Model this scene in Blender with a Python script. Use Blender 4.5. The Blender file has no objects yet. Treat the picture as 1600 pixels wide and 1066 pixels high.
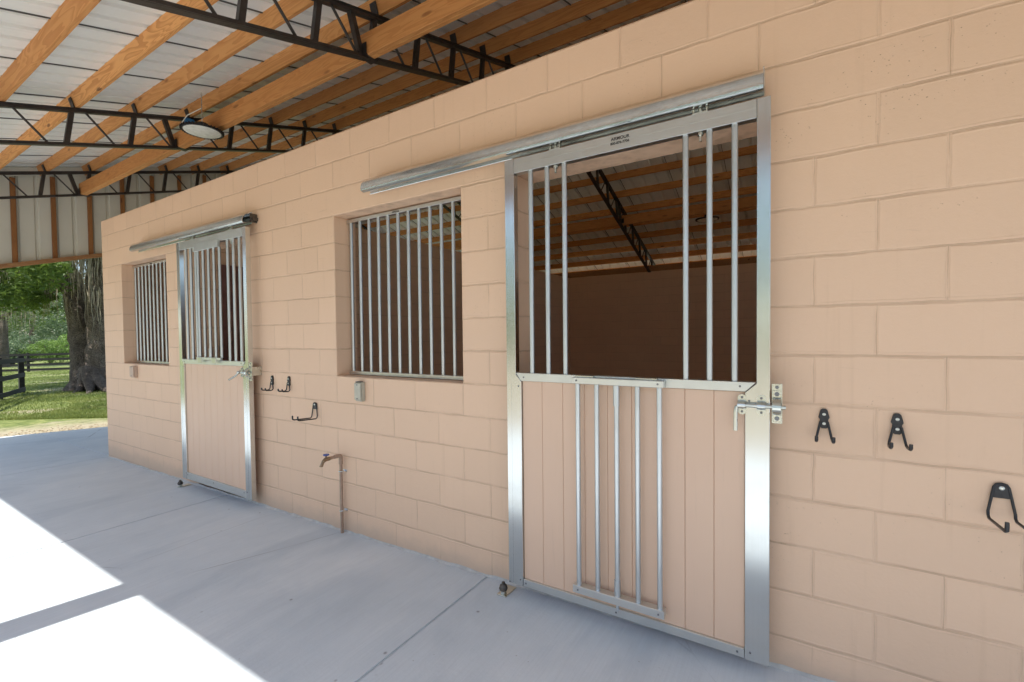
import bpy, bmesh, math, random
from mathutils import Vector, Matrix
random.seed(7)
scn = bpy.context.scene
C = scn.collection
H = 0.2032            # half block width = course height
R = math.radians

# ------------------------------------------------------------------ helpers
def smooth(me, on=True):
    for p in me.polygons: p.use_smooth = on

def obj(name, bm, mat, parent=None, sm=False, loc=None):
    bmesh.ops.recalc_face_normals(bm, faces=bm.faces[:])
    me = bpy.data.meshes.new(name); bm.to_mesh(me); bm.free()
    if mat: me.materials.append(mat)
    o = bpy.data.objects.new(name, me); C.objects.link(o)
    if sm:
        for p in me.polygons: p.use_smooth = True
        try: me.set_sharp_from_angle(angle=R(40))
        except Exception: pass
    if parent: o.parent = parent
    if loc: o.location = loc
    return o

def tag(o, label, cat, group=None, kind=None):
    if label: o['label'] = label
    if cat: o['category'] = cat
    if group: o['group'] = group
    if kind: o['kind'] = kind
    return o

def empty(name, loc, label, cat, group=None):
    o = bpy.data.objects.new(name, None); C.objects.link(o)
    o.location = loc; o.empty_display_size = .1
    return tag(o, label, cat, group)

def struct(name, bm, mat, parent=None, sm=False):
    o = obj(name, bm, mat, parent, sm); o['kind'] = 'structure'; return o

def copy_tree(o, parent=None):
    c = o.copy(); C.objects.link(c)
    if parent: c.parent = parent
    for ch in list(o.children): copy_tree(ch, c)
    return c

def box(bm, x0, x1, y0, y1, z0, z1, bev=0.0, seg=1):
    t = bmesh.new()
    v = [t.verts.new(p) for p in ((x0,y0,z0),(x1,y0,z0),(x1,y1,z0),(x0,y1,z0),(x0,y0,z1),(x1,y0,z1),(x1,y1,z1),(x0,y1,z1))]
    for f in ((0,3,2,1),(4,5,6,7),(0,1,5,4),(1,2,6,5),(2,3,7,6),(3,0,4,7)): t.faces.new([v[i] for i in f])
    if bev: bmesh.ops.bevel(t, geom=t.edges[:], offset=bev, segments=seg, affect='EDGES')
    merge(bm, t)

def merge(bm, t, mx=None):
    m = {}
    for v in t.verts: m[v] = bm.verts.new(mx @ v.co if mx else v.co)
    for f in t.faces:
        try: bm.faces.new([m[v] for v in f.verts])
        except ValueError: pass
    t.free()

def prism(bm, pts, y0, y1, bev=0.0):
    """polygon in XZ extruded over Y"""
    t = bmesh.new()
    a = [t.verts.new((x, y0, z)) for x, z in pts]; b = [t.verts.new((x, y1, z)) for x, z in pts]
    t.faces.new(a); t.faces.new(b[::-1]); n = len(pts)
    for i in range(n): t.faces.new((a[i], b[i], b[(i+1) % n], a[(i+1) % n]))
    bmesh.ops.recalc_face_normals(t, faces=t.faces[:])
    if bev: bmesh.ops.bevel(t, geom=t.edges[:], offset=bev, segments=1, affect='EDGES')
    merge(bm, t)

def prism_yz(bm, pts, x0, x1):
    a = [bm.verts.new((x0, y, z)) for y, z in pts]; b = [bm.verts.new((x1, y, z)) for y, z in pts]
    bm.faces.new(a); bm.faces.new(b[::-1]); n = len(pts)
    for i in range(n): bm.faces.new((a[i], b[i], b[(i+1) % n], a[(i+1) % n]))

def frame_of(d):
    d = d.normalized(); up = Vector((0,0,1)) if abs(d.z) < .95 else Vector((0,1,0))
    s = d.cross(up).normalized(); return s, s.cross(d).normalized()

def tube(bm, pts, r, n=12, cap=True):
    """tube along a polyline; r a number or a list"""
    pts = [Vector(p) for p in pts]; k = len(pts)
    rr = r if isinstance(r, (list, tuple)) else [r]*k
    rings = []
    s = u = None
    for i, p in enumerate(pts):
        d = (pts[min(i+1,k-1)] - pts[max(i-1,0)]).normalized()
        if s is None: s, u = frame_of(d)
        else:
            s = (s - d*s.dot(d)).normalized(); u = s.cross(d).normalized()
        rings.append([bm.verts.new(p + s*math.cos(2*math.pi*j/n)*rr[i] + u*math.sin(2*math.pi*j/n)*rr[i]) for j in range(n)])
    for a, b in zip(rings, rings[1:]):
        for j in range(n): bm.faces.new((a[j], a[(j+1)%n], b[(j+1)%n], b[j]))
    if cap:
        bm.faces.new(rings[0]); bm.faces.new(rings[-1][::-1])

def bar(bm, a, b, w, h, up=Vector((0,0,1))):
    """square bar from a to b, w across, h along up"""
    a, b = Vector(a), Vector(b); d = (b-a).normalized()
    s = d.cross(up).normalized(); u = s.cross(d).normalized()
    v = []
    for p in (a, b):
        for i, j in ((-1,-1),(1,-1),(1,1),(-1,1)): v.append(bm.verts.new(p + s*i*w/2 + u*j*h/2))
    for f in ((0,1,2,3),(7,6,5,4),(0,4,5,1),(1,5,6,2),(2,6,7,3),(3,7,4,0)): bm.faces.new([v[i] for i in f])

def lathe(bm, prof, c, axis='Z', n=24):
    rings = []
    for r, h in prof:
        ring = []
        for j in range(n):
            a = 2*math.pi*j/n; x, y = r*math.cos(a), r*math.sin(a)
            p = {'Z': (x, y, h), 'Y': (x, h, y), 'X': (h, x, y)}[axis]
            ring.append(bm.verts.new(Vector(c) + Vector(p)))
        rings.append(ring)
    for a, b in zip(rings, rings[1:]):
        for j in range(n): bm.faces.new((a[j], a[(j+1)%n], b[(j+1)%n], b[j]))
    bm.faces.new(rings[0]); bm.faces.new(rings[-1][::-1])

def B(): return bmesh.new()

# ------------------------------------------------------------------ node helper
class N:
    def __init__(s, name, rough=.6, metal=0, color=(.5,.5,.5)):
        s.m = bpy.data.materials.new(name); s.m.use_nodes = True
        s.t = s.m.node_tree; s.b = s.t.nodes['Principled BSDF']
        s.b.inputs['Roughness'].default_value = rough; s.b.inputs['Metallic'].default_value = metal
        s.b.inputs['Base Color'].default_value = (*color, 1)
    def n(s, typ, **kw):
        nd = s.t.nodes.new(typ)
        for k, v in kw.items():
            if k in nd.inputs: s.set(nd.inputs[k], v)
            else: setattr(nd, k, v)
        return nd
    def set(s, inp, v):
        if isinstance(v, bpy.types.NodeSocket): s.t.links.new(v, inp)
        else: inp.default_value = v
    def math(s, op, a, b=0.0, c=None):
        nd = s.t.nodes.new('ShaderNodeMath'); nd.operation = op
        s.set(nd.inputs[0], a); s.set(nd.inputs[1], b)
        if c is not None: s.set(nd.inputs[2], c)
        return nd.outputs[0]
    def vmath(s, op, a, b=(0,0,0)):
        nd = s.t.nodes.new('ShaderNodeVectorMath'); nd.operation = op
        s.set(nd.inputs[0], a); s.set(nd.inputs[1], b); return nd.outputs[0]
    def pos(s): return s.n('ShaderNodeNewGeometry').outputs['Position']
    def obj(s): return s.n('ShaderNodeTexCoord').outputs['Object']
    def scale(s, v, sc): return s.vmath('MULTIPLY', v, sc)
    def noise(s, v, scale=5, detail=4, rough=.55, dist=0):
        nd = s.n('ShaderNodeTexNoise'); s.set(nd.inputs['Vector'], v)
        nd.inputs['Scale'].default_value = scale; nd.inputs['Detail'].default_value = detail
        nd.inputs['Roughness'].default_value = rough; nd.inputs['Distortion'].default_value = dist
        return nd.outputs['Fac']
    def ramp(s, f, stops):
        nd = s.t.nodes.new('ShaderNodeValToRGB'); s.set(nd.inputs[0], f)
        e = nd.color_ramp.elements
        while len(e) < len(stops): e.new(.5)
        for el, (p, c) in zip(e, stops):
            el.position = p; el.color = (*c, 1) if isinstance(c, tuple) else (c, c, c, 1)
        return nd.outputs[0]
    def mix(s, f, a, b, typ='MIX'):
        nd = s.t.nodes.new('ShaderNodeMix'); nd.data_type = 'RGBA'; nd.blend_type = typ
        s.set(nd.inputs[0], f)
        for i, v in ((6, a), (7, b)):
            if isinstance(v, tuple): v = (*v, 1)
            s.set(nd.inputs[i], v)
        return nd.outputs[2]
    def smst(s, x, lo, hi):
        nd = s.n('ShaderNodeMapRange'); nd.interpolation_type = 'SMOOTHSTEP'
        s.set(nd.inputs[0], x); nd.inputs[1].default_value = lo; nd.inputs[2].default_value = hi
        return nd.outputs[0]
    def bump(s, h, dist=.01, strength=1.0, prev=None):
        nd = s.n('ShaderNodeBump'); s.set(nd.inputs['Height'], h)
        nd.inputs['Distance'].default_value = dist; nd.inputs['Strength'].default_value = strength
        if prev: s.set(nd.inputs['Normal'], prev)
        s.set(s.b.inputs['Normal'], nd.outputs[0]); return nd.outputs[0]
    def col(s, c): s.set(s.b.inputs['Base Color'], c if isinstance(c, bpy.types.NodeSocket) else (*c, 1))
    def rough(s, r): s.set(s.b.inputs['Roughness'], r)

# ------------------------------------------------------------------ materials
def block_paint(name, base, axis='X'):
    m = N(name, .62)
    p = m.pos()
    warp = m.n('ShaderNodeTexNoise'); m.set(warp.inputs['Vector'], p)
    warp.inputs['Scale'].default_value = 9; warp.inputs['Detail'].default_value = 5
    off = m.vmath('MULTIPLY', m.vmath('SUBTRACT', warp.outputs['Color'], (.5,.5,.5)), (.011,.011,.011))
    pw = m.vmath('ADD', p, off)
    sp = m.n('ShaderNodeSeparateXYZ'); m.set(sp.inputs[0], pw)
    sr = m.n('ShaderNodeSeparateXYZ'); m.set(sr.inputs[0], p)
    u = m.math('DIVIDE', sp.outputs[axis], H); v = m.math('DIVIDE', sp.outputs['Z'], H)
    row = m.math('FLOOR', v)
    par = m.math('MODULO', m.math('ADD', row, 100), 2)
    u2 = m.math('DIVIDE', m.math('ADD', u, m.math('ADD', par, 40+JP)), 2)
    du = m.math('MULTIPLY', m.math('ABSOLUTE', m.math('SUBTRACT', m.math('FRACT', m.math('ADD', u2, .5)), .5)), 2*H)  # metres to joint
    dv = m.math('MULTIPLY', m.math('ABSOLUTE', m.math('SUBTRACT', m.math('FRACT', m.math('ADD', v, .5)), .5)), H)
    patch = m.noise(p, 2.6, 3)
    wide = m.math('MULTIPLY_ADD', m.noise(p, 6, 2), .006, .0015)
    jh = m.math('SUBTRACT', 1, m.smst(m.math('SUBTRACT', dv, wide), -.002, .004))
    jv = m.math('SUBTRACT', 1, m.smst(m.math('SUBTRACT', du, wide), -.002, .004))
    jv = m.math('MULTIPLY', jv, m.smst(patch, .25, .5))
    if axis == 'X':   # cast lintels over the openings carry no upright joints
        inrow = m.math('MULTIPLY', m.math('GREATER_THAN', v, 12), m.math('LESS_THAN', v, 13))
        inx = m.math('MULTIPLY', m.math('GREATER_THAN', u, 3.5), m.math('LESS_THAN', u, 20.8))
        inx2 = m.math('MULTIPLY', m.math('GREATER_THAN', u, -16.5), m.math('LESS_THAN', u, 1.4))
        lin = m.math('MULTIPLY', inrow, m.math('MAXIMUM', inx, inx2))
        jv = m.math('MULTIPLY', jv, m.math('SUBTRACT', 1, lin))
    nr = m.n('ShaderNodeSeparateXYZ'); m.set(nr.inputs[0], m.n('ShaderNodeNewGeometry').outputs['True Normal'])
    face = m.math('GREATER_THAN', m.math('ABSOLUTE', nr.outputs['Y' if axis == 'X' else 'X']), .7)
    jv = m.math('MULTIPLY', jv, face)
    joint = m.math('MAXIMUM', jh, jv)
    line = m.math('MAXIMUM', m.math('SUBTRACT', 1, m.smst(m.math('ABSOLUTE', m.math('SUBTRACT', dv, .002)), 0, .0028)),
                  m.math('MULTIPLY', jv, m.math('SUBTRACT', 1, m.smst(du, 0, .003))))
    line = m.math('MULTIPLY', line, m.smst(m.noise(p, 3.7, 4), .3, .62))
    # tone: blotches, each block a touch different, pits
    blk = m.n('ShaderNodeTexWhiteNoise'); cmb = m.n('ShaderNodeCombineXYZ')
    m.set(cmb.inputs[0], m.math('FLOOR', u2)); m.set(cmb.inputs[1], row); m.set(blk.inputs['Vector'], cmb.outputs[0])
    tone = m.math('ADD', m.math('MULTIPLY', m.noise(p, 1.3, 5), .16), m.math('MULTIPLY', m.math('MULTIPLY', blk.outputs['Value'], face), .10))
    tone = m.math('ADD', tone, m.math('MULTIPLY', m.noise(p, 45, 3), .05))
    c = m.mix(tone, tuple(x*1.07 for x in base), tuple(x*.60 for x in base))
    pit_area = m.smst(m.noise(p, 2.2, 3), .50, .62)
    vor = m.n('ShaderNodeTexVoronoi'); m.set(vor.inputs['Vector'], m.scale(p, (60, 60, 95))); vor.inputs['Scale'].default_value = 1
    vsel = m.noise(m.scale(p, (31,31,31)), 1, 0)
    pit = m.math('MULTIPLY', m.math('SUBTRACT', 1, m.smst(vor.outputs['Distance'], .06, .17)), m.math('MULTIPLY', pit_area, m.smst(vsel, .48, .56)))
    c = m.mix(m.math('MULTIPLY', joint, .06), c, tuple(x*.55 for x in base))
    c = m.mix(m.math('MULTIPLY', line, .55), c, (base[0]*.42, base[1]*.36, base[2]*.3))
    c = m.mix(m.math('MULTIPLY', pit, .5), c, tuple(x*.38 for x in base))
    # grime low down on the wall
    low = m.math('SUBTRACT', 1, m.smst(m.math('ADD', sr.outputs['Z'], m.math('MULTIPLY', m.noise(p, 5, 4), .25)), .12, .32))
    c = m.mix(m.math('MULTIPLY', low, .2), c, (.40, .33, .27))
    drip = m.noise(m.scale(p, (22, 22, 1.1)), 1, 4, .6)
    c = m.mix(m.math('MULTIPLY', m.smst(drip, .56, .74), .13), c, (base[0]*.66, base[1]*.60, base[2]*.52))
    sc = m.noise(m.scale(p, (2.2, 2.2, 30)), 1, 4, .7, 1.5)
    c = m.mix(m.math('MULTIPLY', m.math('MULTIPLY', m.smst(sc, .66, .72), m.smst(m.noise(p, 1.1, 2), .5, .62)), .25), c, (base[0]*.5, base[1]*.47, base[2]*.44))
    foot = m.math('SUBTRACT', 1, m.smst(m.math('SUBTRACT', sr.outputs['Z'], m.math('MULTIPLY', m.noise(p, 13, 4), .12)), .0, .11))
    c = m.mix(m.math('MULTIPLY', foot, .2), c, (.30, .26, .22))
    m.col(c)
    hgt = m.math('ADD', m.math('MULTIPLY', joint, -.0020), m.math('MULTIPLY', m.noise(p, 70, 4, .7), .0009))
    hgt = m.math('ADD', hgt, m.math('MULTIPLY', m.noise(p, 9, 3), .0022))
    lip = m.math('SUBTRACT', 1, m.smst(m.math('ABSOLUTE', m.math('SUBTRACT', dv, .011)), 0, .005))
    hgt = m.math('ADD', hgt, m.math('MULTIPLY', m.math('MULTIPLY', lip, m.smst(m.noise(p, 4, 3), .4, .6)), .0012))
    hgt = m.math('SUBTRACT', hgt, m.math('MULTIPLY', pit, .002))
    m.bump(hgt, 1.0, 1.0)
    return m.m
JP = 0
PEACH = (.785, .543, .378)
M = {}
M['block'] = block_paint('block_paint', PEACH)
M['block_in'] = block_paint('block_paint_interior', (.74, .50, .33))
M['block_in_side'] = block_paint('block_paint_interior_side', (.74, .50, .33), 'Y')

def concrete():
    m = N('broom_concrete', .75)
    p = m.pos()
    big = m.noise(p, .9, 5, .6); mid = m.noise(p, 4, 5, .65)
    broom = m.noise(m.scale(p, (90, 3.2, 1)), 1, 3, .7)
    broom2 = m.noise(m.scale(p, (14, 1.0, 1)), 1, 3, .7)
    c = m.ramp(big, [(.30, (.55,.61,.655)), (.52, (.62,.68,.725)), (.70, (.70,.745,.775))])
    c = m.mix(m.math('MULTIPLY', mid, .3), c, (.43,.50,.56))
    c = m.mix(m.smst(broom, .35, .75), c, m.mix(.12, c, (.3,.33,.36)))
    c = m.mix(m.math('MULTIPLY', m.smst(broom2, .5, .8), .3), c, (.72,.77,.80))
    dk = m.math('MULTIPLY', m.smst(m.noise(m.scale(p, (1.6, .5, 1)), 1, 5, .6, .8), .50, .68), .32)
    c = m.mix(dk, c, (.36,.43,.50))
    v = m.n('ShaderNodeTexVoronoi'); m.set(v.inputs['Vector'], m.vmath('ADD', p, m.vmath('MULTIPLY', m.n('ShaderNodeTexNoise', Scale=11.0).outputs['Color'], (.15,.15,.15)))); v.inputs['Scale'].default_value = 6
    spot = m.math('MULTIPLY', m.math('SUBTRACT', 1, m.smst(v.outputs['Distance'], .02, .075)), m.smst(m.noise(p, 1.7, 2), .46, .56))
    c = m.mix(m.math('MULTIPLY', spot, .75), c, (.16,.17,.18))
    cv = m.n('ShaderNodeTexVoronoi'); m.set(cv.inputs['Vector'], m.vmath('ADD', m.scale(p, (.42,.42,.42)), m.vmath('MULTIPLY', m.n('ShaderNodeTexNoise', Scale=2.2).outputs['Color'], (.35,.35,.35)))); cv.inputs['Scale'].default_value = 1; cv.feature = 'DISTANCE_TO_EDGE'
    crack = m.math('MULTIPLY', m.math('SUBTRACT', 1, m.smst(cv.outputs['Distance'], .0004, .0016)), m.smst(m.noise(p, .8, 2), .52, .6))
    c = m.mix(m.math('MULTIPLY', crack, .5), c, (.2,.22,.24))
    v2 = m.n('ShaderNodeTexVoronoi'); m.set(v2.inputs['Vector'], p); v2.inputs['Scale'].default_value = 19
    sp2 = m.math('MULTIPLY', m.math('SUBTRACT', 1, m.smst(v2.outputs['Distance'], .03, .10)), m.smst(m.noise(p, 3.1, 2), .55, .62))
    c = m.mix(m.math('MULTIPLY', sp2, .5), c, (.22,.21,.20))
    m.col(c); m.rough(m.ramp(mid, [(.3, .62), (.7, .85)]))
    m.bump(m.math('ADD', m.math('MULTIPLY', broom, .0012), m.math('MULTIPLY', m.noise(p, 60, 3), .0012)), 1, .8)
    return m.m
M['concrete'] = concrete()
m = N('grout', .9); m.col(m.ramp(m.noise(m.pos(), 20, 5), [(.3, (.42,.41,.40)), (.7, (.60,.59,.56))])); m.bump(m.noise(m.pos(), 30, 4), .006); M['grout'] = m.m
m = N('joint_dark', .95, 0, (.1,.1,.095)); M['joint'] = m.m

def metal(name, base, rough, streak=(60,60,2.0), spangle=False, metallic=1.0, amp=.12, bump=.5):
    m = N(name, rough, metallic)
    p = m.pos()
    s = m.noise(m.scale(p, streak), 1, 4, .6); d = m.noise(p, 5, 4)
    c = m.mix(m.math('MULTIPLY', s, .35), base, tuple(x*.72 for x in base))
    if spangle:
        v = m.n('ShaderNodeTexVoronoi'); m.set(v.inputs['Vector'], p); v.inputs['Scale'].default_value = 55
        c = m.mix(.22, c, m.ramp(m.n('ShaderNodeSeparateColor', Color=v.outputs['Color']).outputs[0], [(0, .45), (1, .85)]))
    c = m.mix(m.math('MULTIPLY', m.smst(d, .5, .75), .25), c, (.42,.42,.40))
    m.col(c)
    m.rough(m.math('ADD', m.math('MULTIPLY', s, amp), m.math('MULTIPLY_ADD', d, amp, rough-amp)))
    if bump: m.bump(s, .0008, bump)
    return m.m
M['alu'] = metal('mill_aluminium', (.70,.73,.73), .20, (110,110,1.0), amp=.07, bump=.25)
M['alu_h'] = metal('mill_aluminium_rail', (.72,.74,.73), .34, (1.0,90,90), bump=.2)
M['tube'] = metal('aluminium_tube', (.66,.70,.72), .37, (20,20,1.0), metallic=.92, amp=.05, bump=0)
M['galv'] = metal('galvanised_track', (.80,.86,.87), .21, (1.2,14,14), True, amp=.04, bump=0)
M['zinc'] = metal('zinc_plated', (.70,.72,.66), .28, (10,10,10), False)
m = N('dark_iron', .5, .8); m.col(m.ramp(m.noise(m.pos(), 30, 4), [(.3, (.05,.05,.05)), (.7, (.16,.14,.12))])); M['iron'] = m.m
m = N('bolt_head', .4, .9, (.22,.22,.23)); M['bolt'] = m.m

def boards():
    m = N('painted_boards', .5)
    p = m.pos()
    t = m.noise(p, 2, 4); g = m.noise(m.scale(p, (120, 120, 4)), 1, 3)
    c = m.mix(m.math('MULTIPLY', t, .3), (.75,.52,.375), (.60,.41,.30))
    c = m.mix(m.math('MULTIPLY', m.smst(g, .6, .8), .12), c, (.4,.28,.2))
    m.col(c); m.rough(m.math('MULTIPLY_ADD', t, .15, .38)); m.bump(g, .0007, .5); return m.m
M['boards'] = boards()

def wood(name, a, b, c3, ax=0):
    m = N(name, .68)
    oi = m.n('ShaderNodeObjectInfo')
    rv = m.n('ShaderNodeCombineXYZ')
    r = oi.outputs['Random']
    m.set(rv.inputs[0], m.math('MULTIPLY', r, 31)); m.set(rv.inputs[1], m.math('MULTIPLY', r, 17)); m.set(rv.inputs[2], m.math('MULTIPLY', r, 7))
    p = m.vmath('ADD', m.pos(), rv.outputs[0])
    st = [9, 9, 9]; st[ax] = .9
    wv = m.n('ShaderNodeTexNoise'); m.set(wv.inputs['Vector'], m.scale(p, tuple(st))); wv.inputs['Scale'].default_value = 1.2; wv.inputs['Detail'].default_value = 2; wv.inputs['Distortion'].default_value = .6
    ring = m.math('FRACT', m.math('MULTIPLY', wv.outputs['Fac'], 9))
    fine = list(st); fine = [x*14 for x in fine]; fine[ax] = 5
    f = m.noise(m.scale(p, tuple(fine)), 1, 3)
    c = m.mix(m.smst(ring, .2, .95), a, b)
    c = m.mix(m.math('MULTIPLY', f, .4), c, tuple(x*.75 for x in a))
    ks = [7, 7, 7]; ks[ax] = 2.1
    v = m.n('ShaderNodeTexVoronoi'); m.set(v.inputs['Vector'], m.scale(p, tuple(ks))); v.inputs['Scale'].default_value = 1
    kn = m.math('SUBTRACT', 1, m.smst(v.outputs['Distance'], .06, .15))
    c = m.mix(m.math('MULTIPLY', kn, .9), c, c3)
    # each stick of lumber its own tone, some weathered darker
    c = m.mix(m.math('MULTIPLY', r, .65), c, (b[0]*.70, b[1]*.68, b[2]*.66))
    big = m.noise(m.scale(p, (1.1,1.1,1.1)), 1, 3)
    c = m.mix(m.math('MULTIPLY', m.smst(big, .45, .75), .35), c, (a[0]*.6, a[1]*.55, a[2]*.5))
    m.col(c); m.bump(m.math('ADD', f, m.math('MULTIPLY', kn, .5)), .002, .6)
    return m.m
M['wood'] = wood('sawn_pine', (.84,.42,.145), (.62,.26,.075), (.15,.05,.018))
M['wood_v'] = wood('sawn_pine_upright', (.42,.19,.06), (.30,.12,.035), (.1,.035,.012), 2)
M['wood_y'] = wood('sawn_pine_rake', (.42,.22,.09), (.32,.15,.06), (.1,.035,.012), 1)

def sheet(name, base, mod_axis):
    m = N(name, .42)
    p = m.pos()
    d = m.noise(p, 3, 4); st = m.noise(m.scale(p, (14, 1.2, 1.2)), 1, 4)
    c = m.mix(m.math('MULTIPLY', d, .28), base, tuple(x*.72 for x in base))
    c = m.mix(m.math('MULTIPLY', m.smst(st, .5, .8), .22), c, tuple(x*.6 for x in base))
    m.col(c); m.bump(st, .002, .5); return m.m
M['roof'] = sheet('roof_sheet_white', (.86,.87,.83), 0)
M['siding'] = sheet('siding_sheet', (.66,.65,.57), 1)
m = N('truss_black', .42); m.col(m.ramp(m.noise(m.pos(), 12, 5), [(.35, (.018,.015,.014)), (.75, (.045,.036,.032))])); m.bump(m.noise(m.pos(), 60, 3), .001); M['black'] = m.m
m = N('hook_coating', .38); m.col(m.ramp(m.noise(m.pos(), 90, 3), [(.3, (.012,.012,.014)), (.8, (.03,.03,.034))])); M['hook'] = m.m
m = N('plastic_box', .5); m.col(m.ramp(m.noise(m.pos(), 30, 3), [(.3, (.44,.42,.34)), (.7, (.54,.51,.42))])); M['plastic'] = m.m
m = N('painted_box', .6); m.col(m.ramp(m.noise(m.pos(), 30, 3), [(.3, (.52,.385,.30)), (.7, (.60,.44,.34))])); M['plastic_peach'] = m.m
m = N('pipe_paint', .55); m.col(m.ramp(m.noise(m.pos(), 25, 4), [(.3, (.30,.20,.14)), (.7, (.46,.32,.235))])); M['pipe'] = m.m
m = N('brass_worn', .4, .9); m.col(m.ramp(m.noise(m.pos(), 60, 3), [(.3, (.20,.13,.08)), (.7, (.38,.27,.17))])); M['brass'] = m.m
m = N('blue_knob', .4); m.col(m.ramp(m.noise(m.pos(), 80, 2), [(.3, (.03,.06,.25)), (.7, (.05,.10,.34))])); M['blue'] = m.m
m = N('blue_box', .45); m.col(m.ramp(m.noise(m.pos(), 60, 2), [(.3, (.02,.14,.36)), (.7, (.03,.20,.46))])); M['bluebox'] = m.m
m = N('lamp_housing', .45, .3, (.03,.03,.032)); M['lamp'] = m.m
m = N('lamp_lens', .35); m.col(m.ramp(m.noise(m.pos(), 22, 2), [(.3, (.70,.70,.62)), (.7, (.88,.88,.80))])); M['lens'] = m.m
m = N('ink', .6, 0, (.03,.03,.03)); M['ink'] = m.m
m = N('stall_dirt', .95); m.col(m.ramp(m.noise(m.pos(), 6, 5), [(.3, (.56,.46,.35)), (.7, (.68,.58,.46))])); M['dirt'] = m.m

m = N('maroon_mat', .8); m.col(m.ramp(m.noise(m.pos(), 9, 4), [(.3, (.12,.055,.045)), (.7, (.20,.09,.075))])); M['maroon'] = m.m

# ------------------------------------------------------------------ camera (solved from the block coursing)
def make_camera():
    X, Y, Z, yaw, pit, rol, f, cy = (3.9913, -2.2499, 1.52066, -.554129, -.02435, -.011004, 709.87, 540.12)
    fwd = Vector((math.sin(yaw)*math.cos(pit), math.cos(yaw)*math.cos(pit), math.sin(pit)))
    r = Vector((math.cos(yaw), -math.sin(yaw), 0)); u = r.cross(fwd)
    r2 = r*math.cos(rol) + u*math.sin(rol); u2 = -r*math.sin(rol) + u*math.cos(rol)
    cd = bpy.data.cameras.new('camera'); co = bpy.data.objects.new('camera', cd); C.objects.link(co)
    mx = Matrix(((r2.x, u2.x, -fwd.x, X), (r2.y, u2.y, -fwd.y, Y), (r2.z, u2.z, -fwd.z, Z), (0,0,0,1)))
    co.matrix_world = mx
    cd.sensor_width = 36; cd.lens = 36*f/1600; cd.shift_y = (cy-533)/1600
    cd.clip_start = .05; cd.clip_end = 2000
    scn.camera = co
make_camera()

def fz(x): return .015 + .0123*x          # the slab falls gently along the wall
def gz(x):                                # lawn
    return fz(max(x, -60)) - .05

# ------------------------------------------------------------------ walls
def grid_wall(bm, us, zs, holes, t0, t1, axis='X'):
    """wall with rectangular holes, only outer faces"""
    us = sorted(set(us)); zs = sorted(set(zs)); nu, nz = len(us)-1, len(zs)-1
    def full(i, k):
        if i < 0 or k < 0 or i >= nu or k >= nz: return False
        cu, cz = (us[i]+us[i+1])/2, (zs[k]+zs[k+1])/2
        return not any(a < cu < b and c < cz < d for a, b, c, d in holes)
    vs = {}
    def V(u, t, z):
        k = (round(u,5), round(t,5), round(z,5))
        if k not in vs: vs[k] = bm.verts.new((u,t,z) if axis == 'X' else (t,u,z))
        return vs[k]
    for i in range(nu):
        for k in range(nz):
            if not full(i,k): continue
            a, b, c, d = us[i], us[i+1], zs[k], zs[k+1]
            bm.faces.new((V(a,t0,c), V(b,t0,c), V(b,t0,d), V(a,t0,d)))
            bm.faces.new((V(a,t1,c), V(a,t1,d), V(b,t1,d), V(b,t1,c)))
            if not full(i-1,k): bm.faces.new((V(a,t0,c), V(a,t0,d), V(a,t1,d), V(a,t1,c)))
            if not full(i+1,k): bm.faces.new((V(b,t0,c), V(b,t1,c), V(b,t1,d), V(b,t0,d)))
            if not full(i,k-1): bm.faces.new((V(a,t0,c), V(a,t1,c), V(b,t1,c), V(b,t0,c)))
            if not full(i,k+1): bm.faces.new((V(a,t0,d), V(b,t0,d), V(b,t1,d), V(a,t1,d)))

WT = .2; ZT = 15*H
XL, XR, YB = -18*H, 8.2, 9.2
holes = [(5*H, 11*H, 6*H, 12*H), (-15*H, -9*H, 6*H, 12*H), (13*H, 19*H, -1, 12*H), (-6*H, -1*H, -1, 12*H)]
bm = B(); us = [XL, XR]; zs = [-.3, ZT]
for a, b, c, d in holes: us += [a, b]; zs += [max(c, -.3), d]
grid_wall(bm, us, zs, holes, 0, WT)
o = obj('block_wall', bm, M['block'])
md = o.modifiers.new('edge', 'BEVEL'); md.width = .006; md.segments = 2; md.limit_method = 'ANGLE'
tag(o, 'long peach painted concrete block wall holding the stall doors and barred windows', 'wall')
def plain_wall(x0, x1, y0, y1, mat, label, top=ZT):
    b = B(); box(b, x0, x1, y0, y1, -.3, top, .004)
    return tag(obj('block_wall', b, mat), label, 'wall')
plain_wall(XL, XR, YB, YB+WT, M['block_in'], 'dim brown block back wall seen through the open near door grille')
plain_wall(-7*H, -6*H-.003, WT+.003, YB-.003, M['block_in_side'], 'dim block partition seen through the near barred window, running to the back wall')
plain_wall(XL, XL+.2, WT+.003, YB-.003, M['block'], 'far end block wall of the stall row facing the oak tree')
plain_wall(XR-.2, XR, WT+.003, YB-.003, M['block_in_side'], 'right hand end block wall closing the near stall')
b = B(); box(b, XL+.21, XR-.21, WT+.01, YB-.01, -.2, .0); struct('stall_floor', b, M['dirt'])
# maroon stall mat lining behind the far door
b = B()
for i in range(6): box(b, -7*H+.21, -7*H+.232, .23+i*.15, .23+i*.15+.145, .1, 2.3, .003)
tag(obj('wall_mat', b, M['maroon']), 'maroon boards lining the partition behind the far stall door', 'wall lining')

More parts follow.
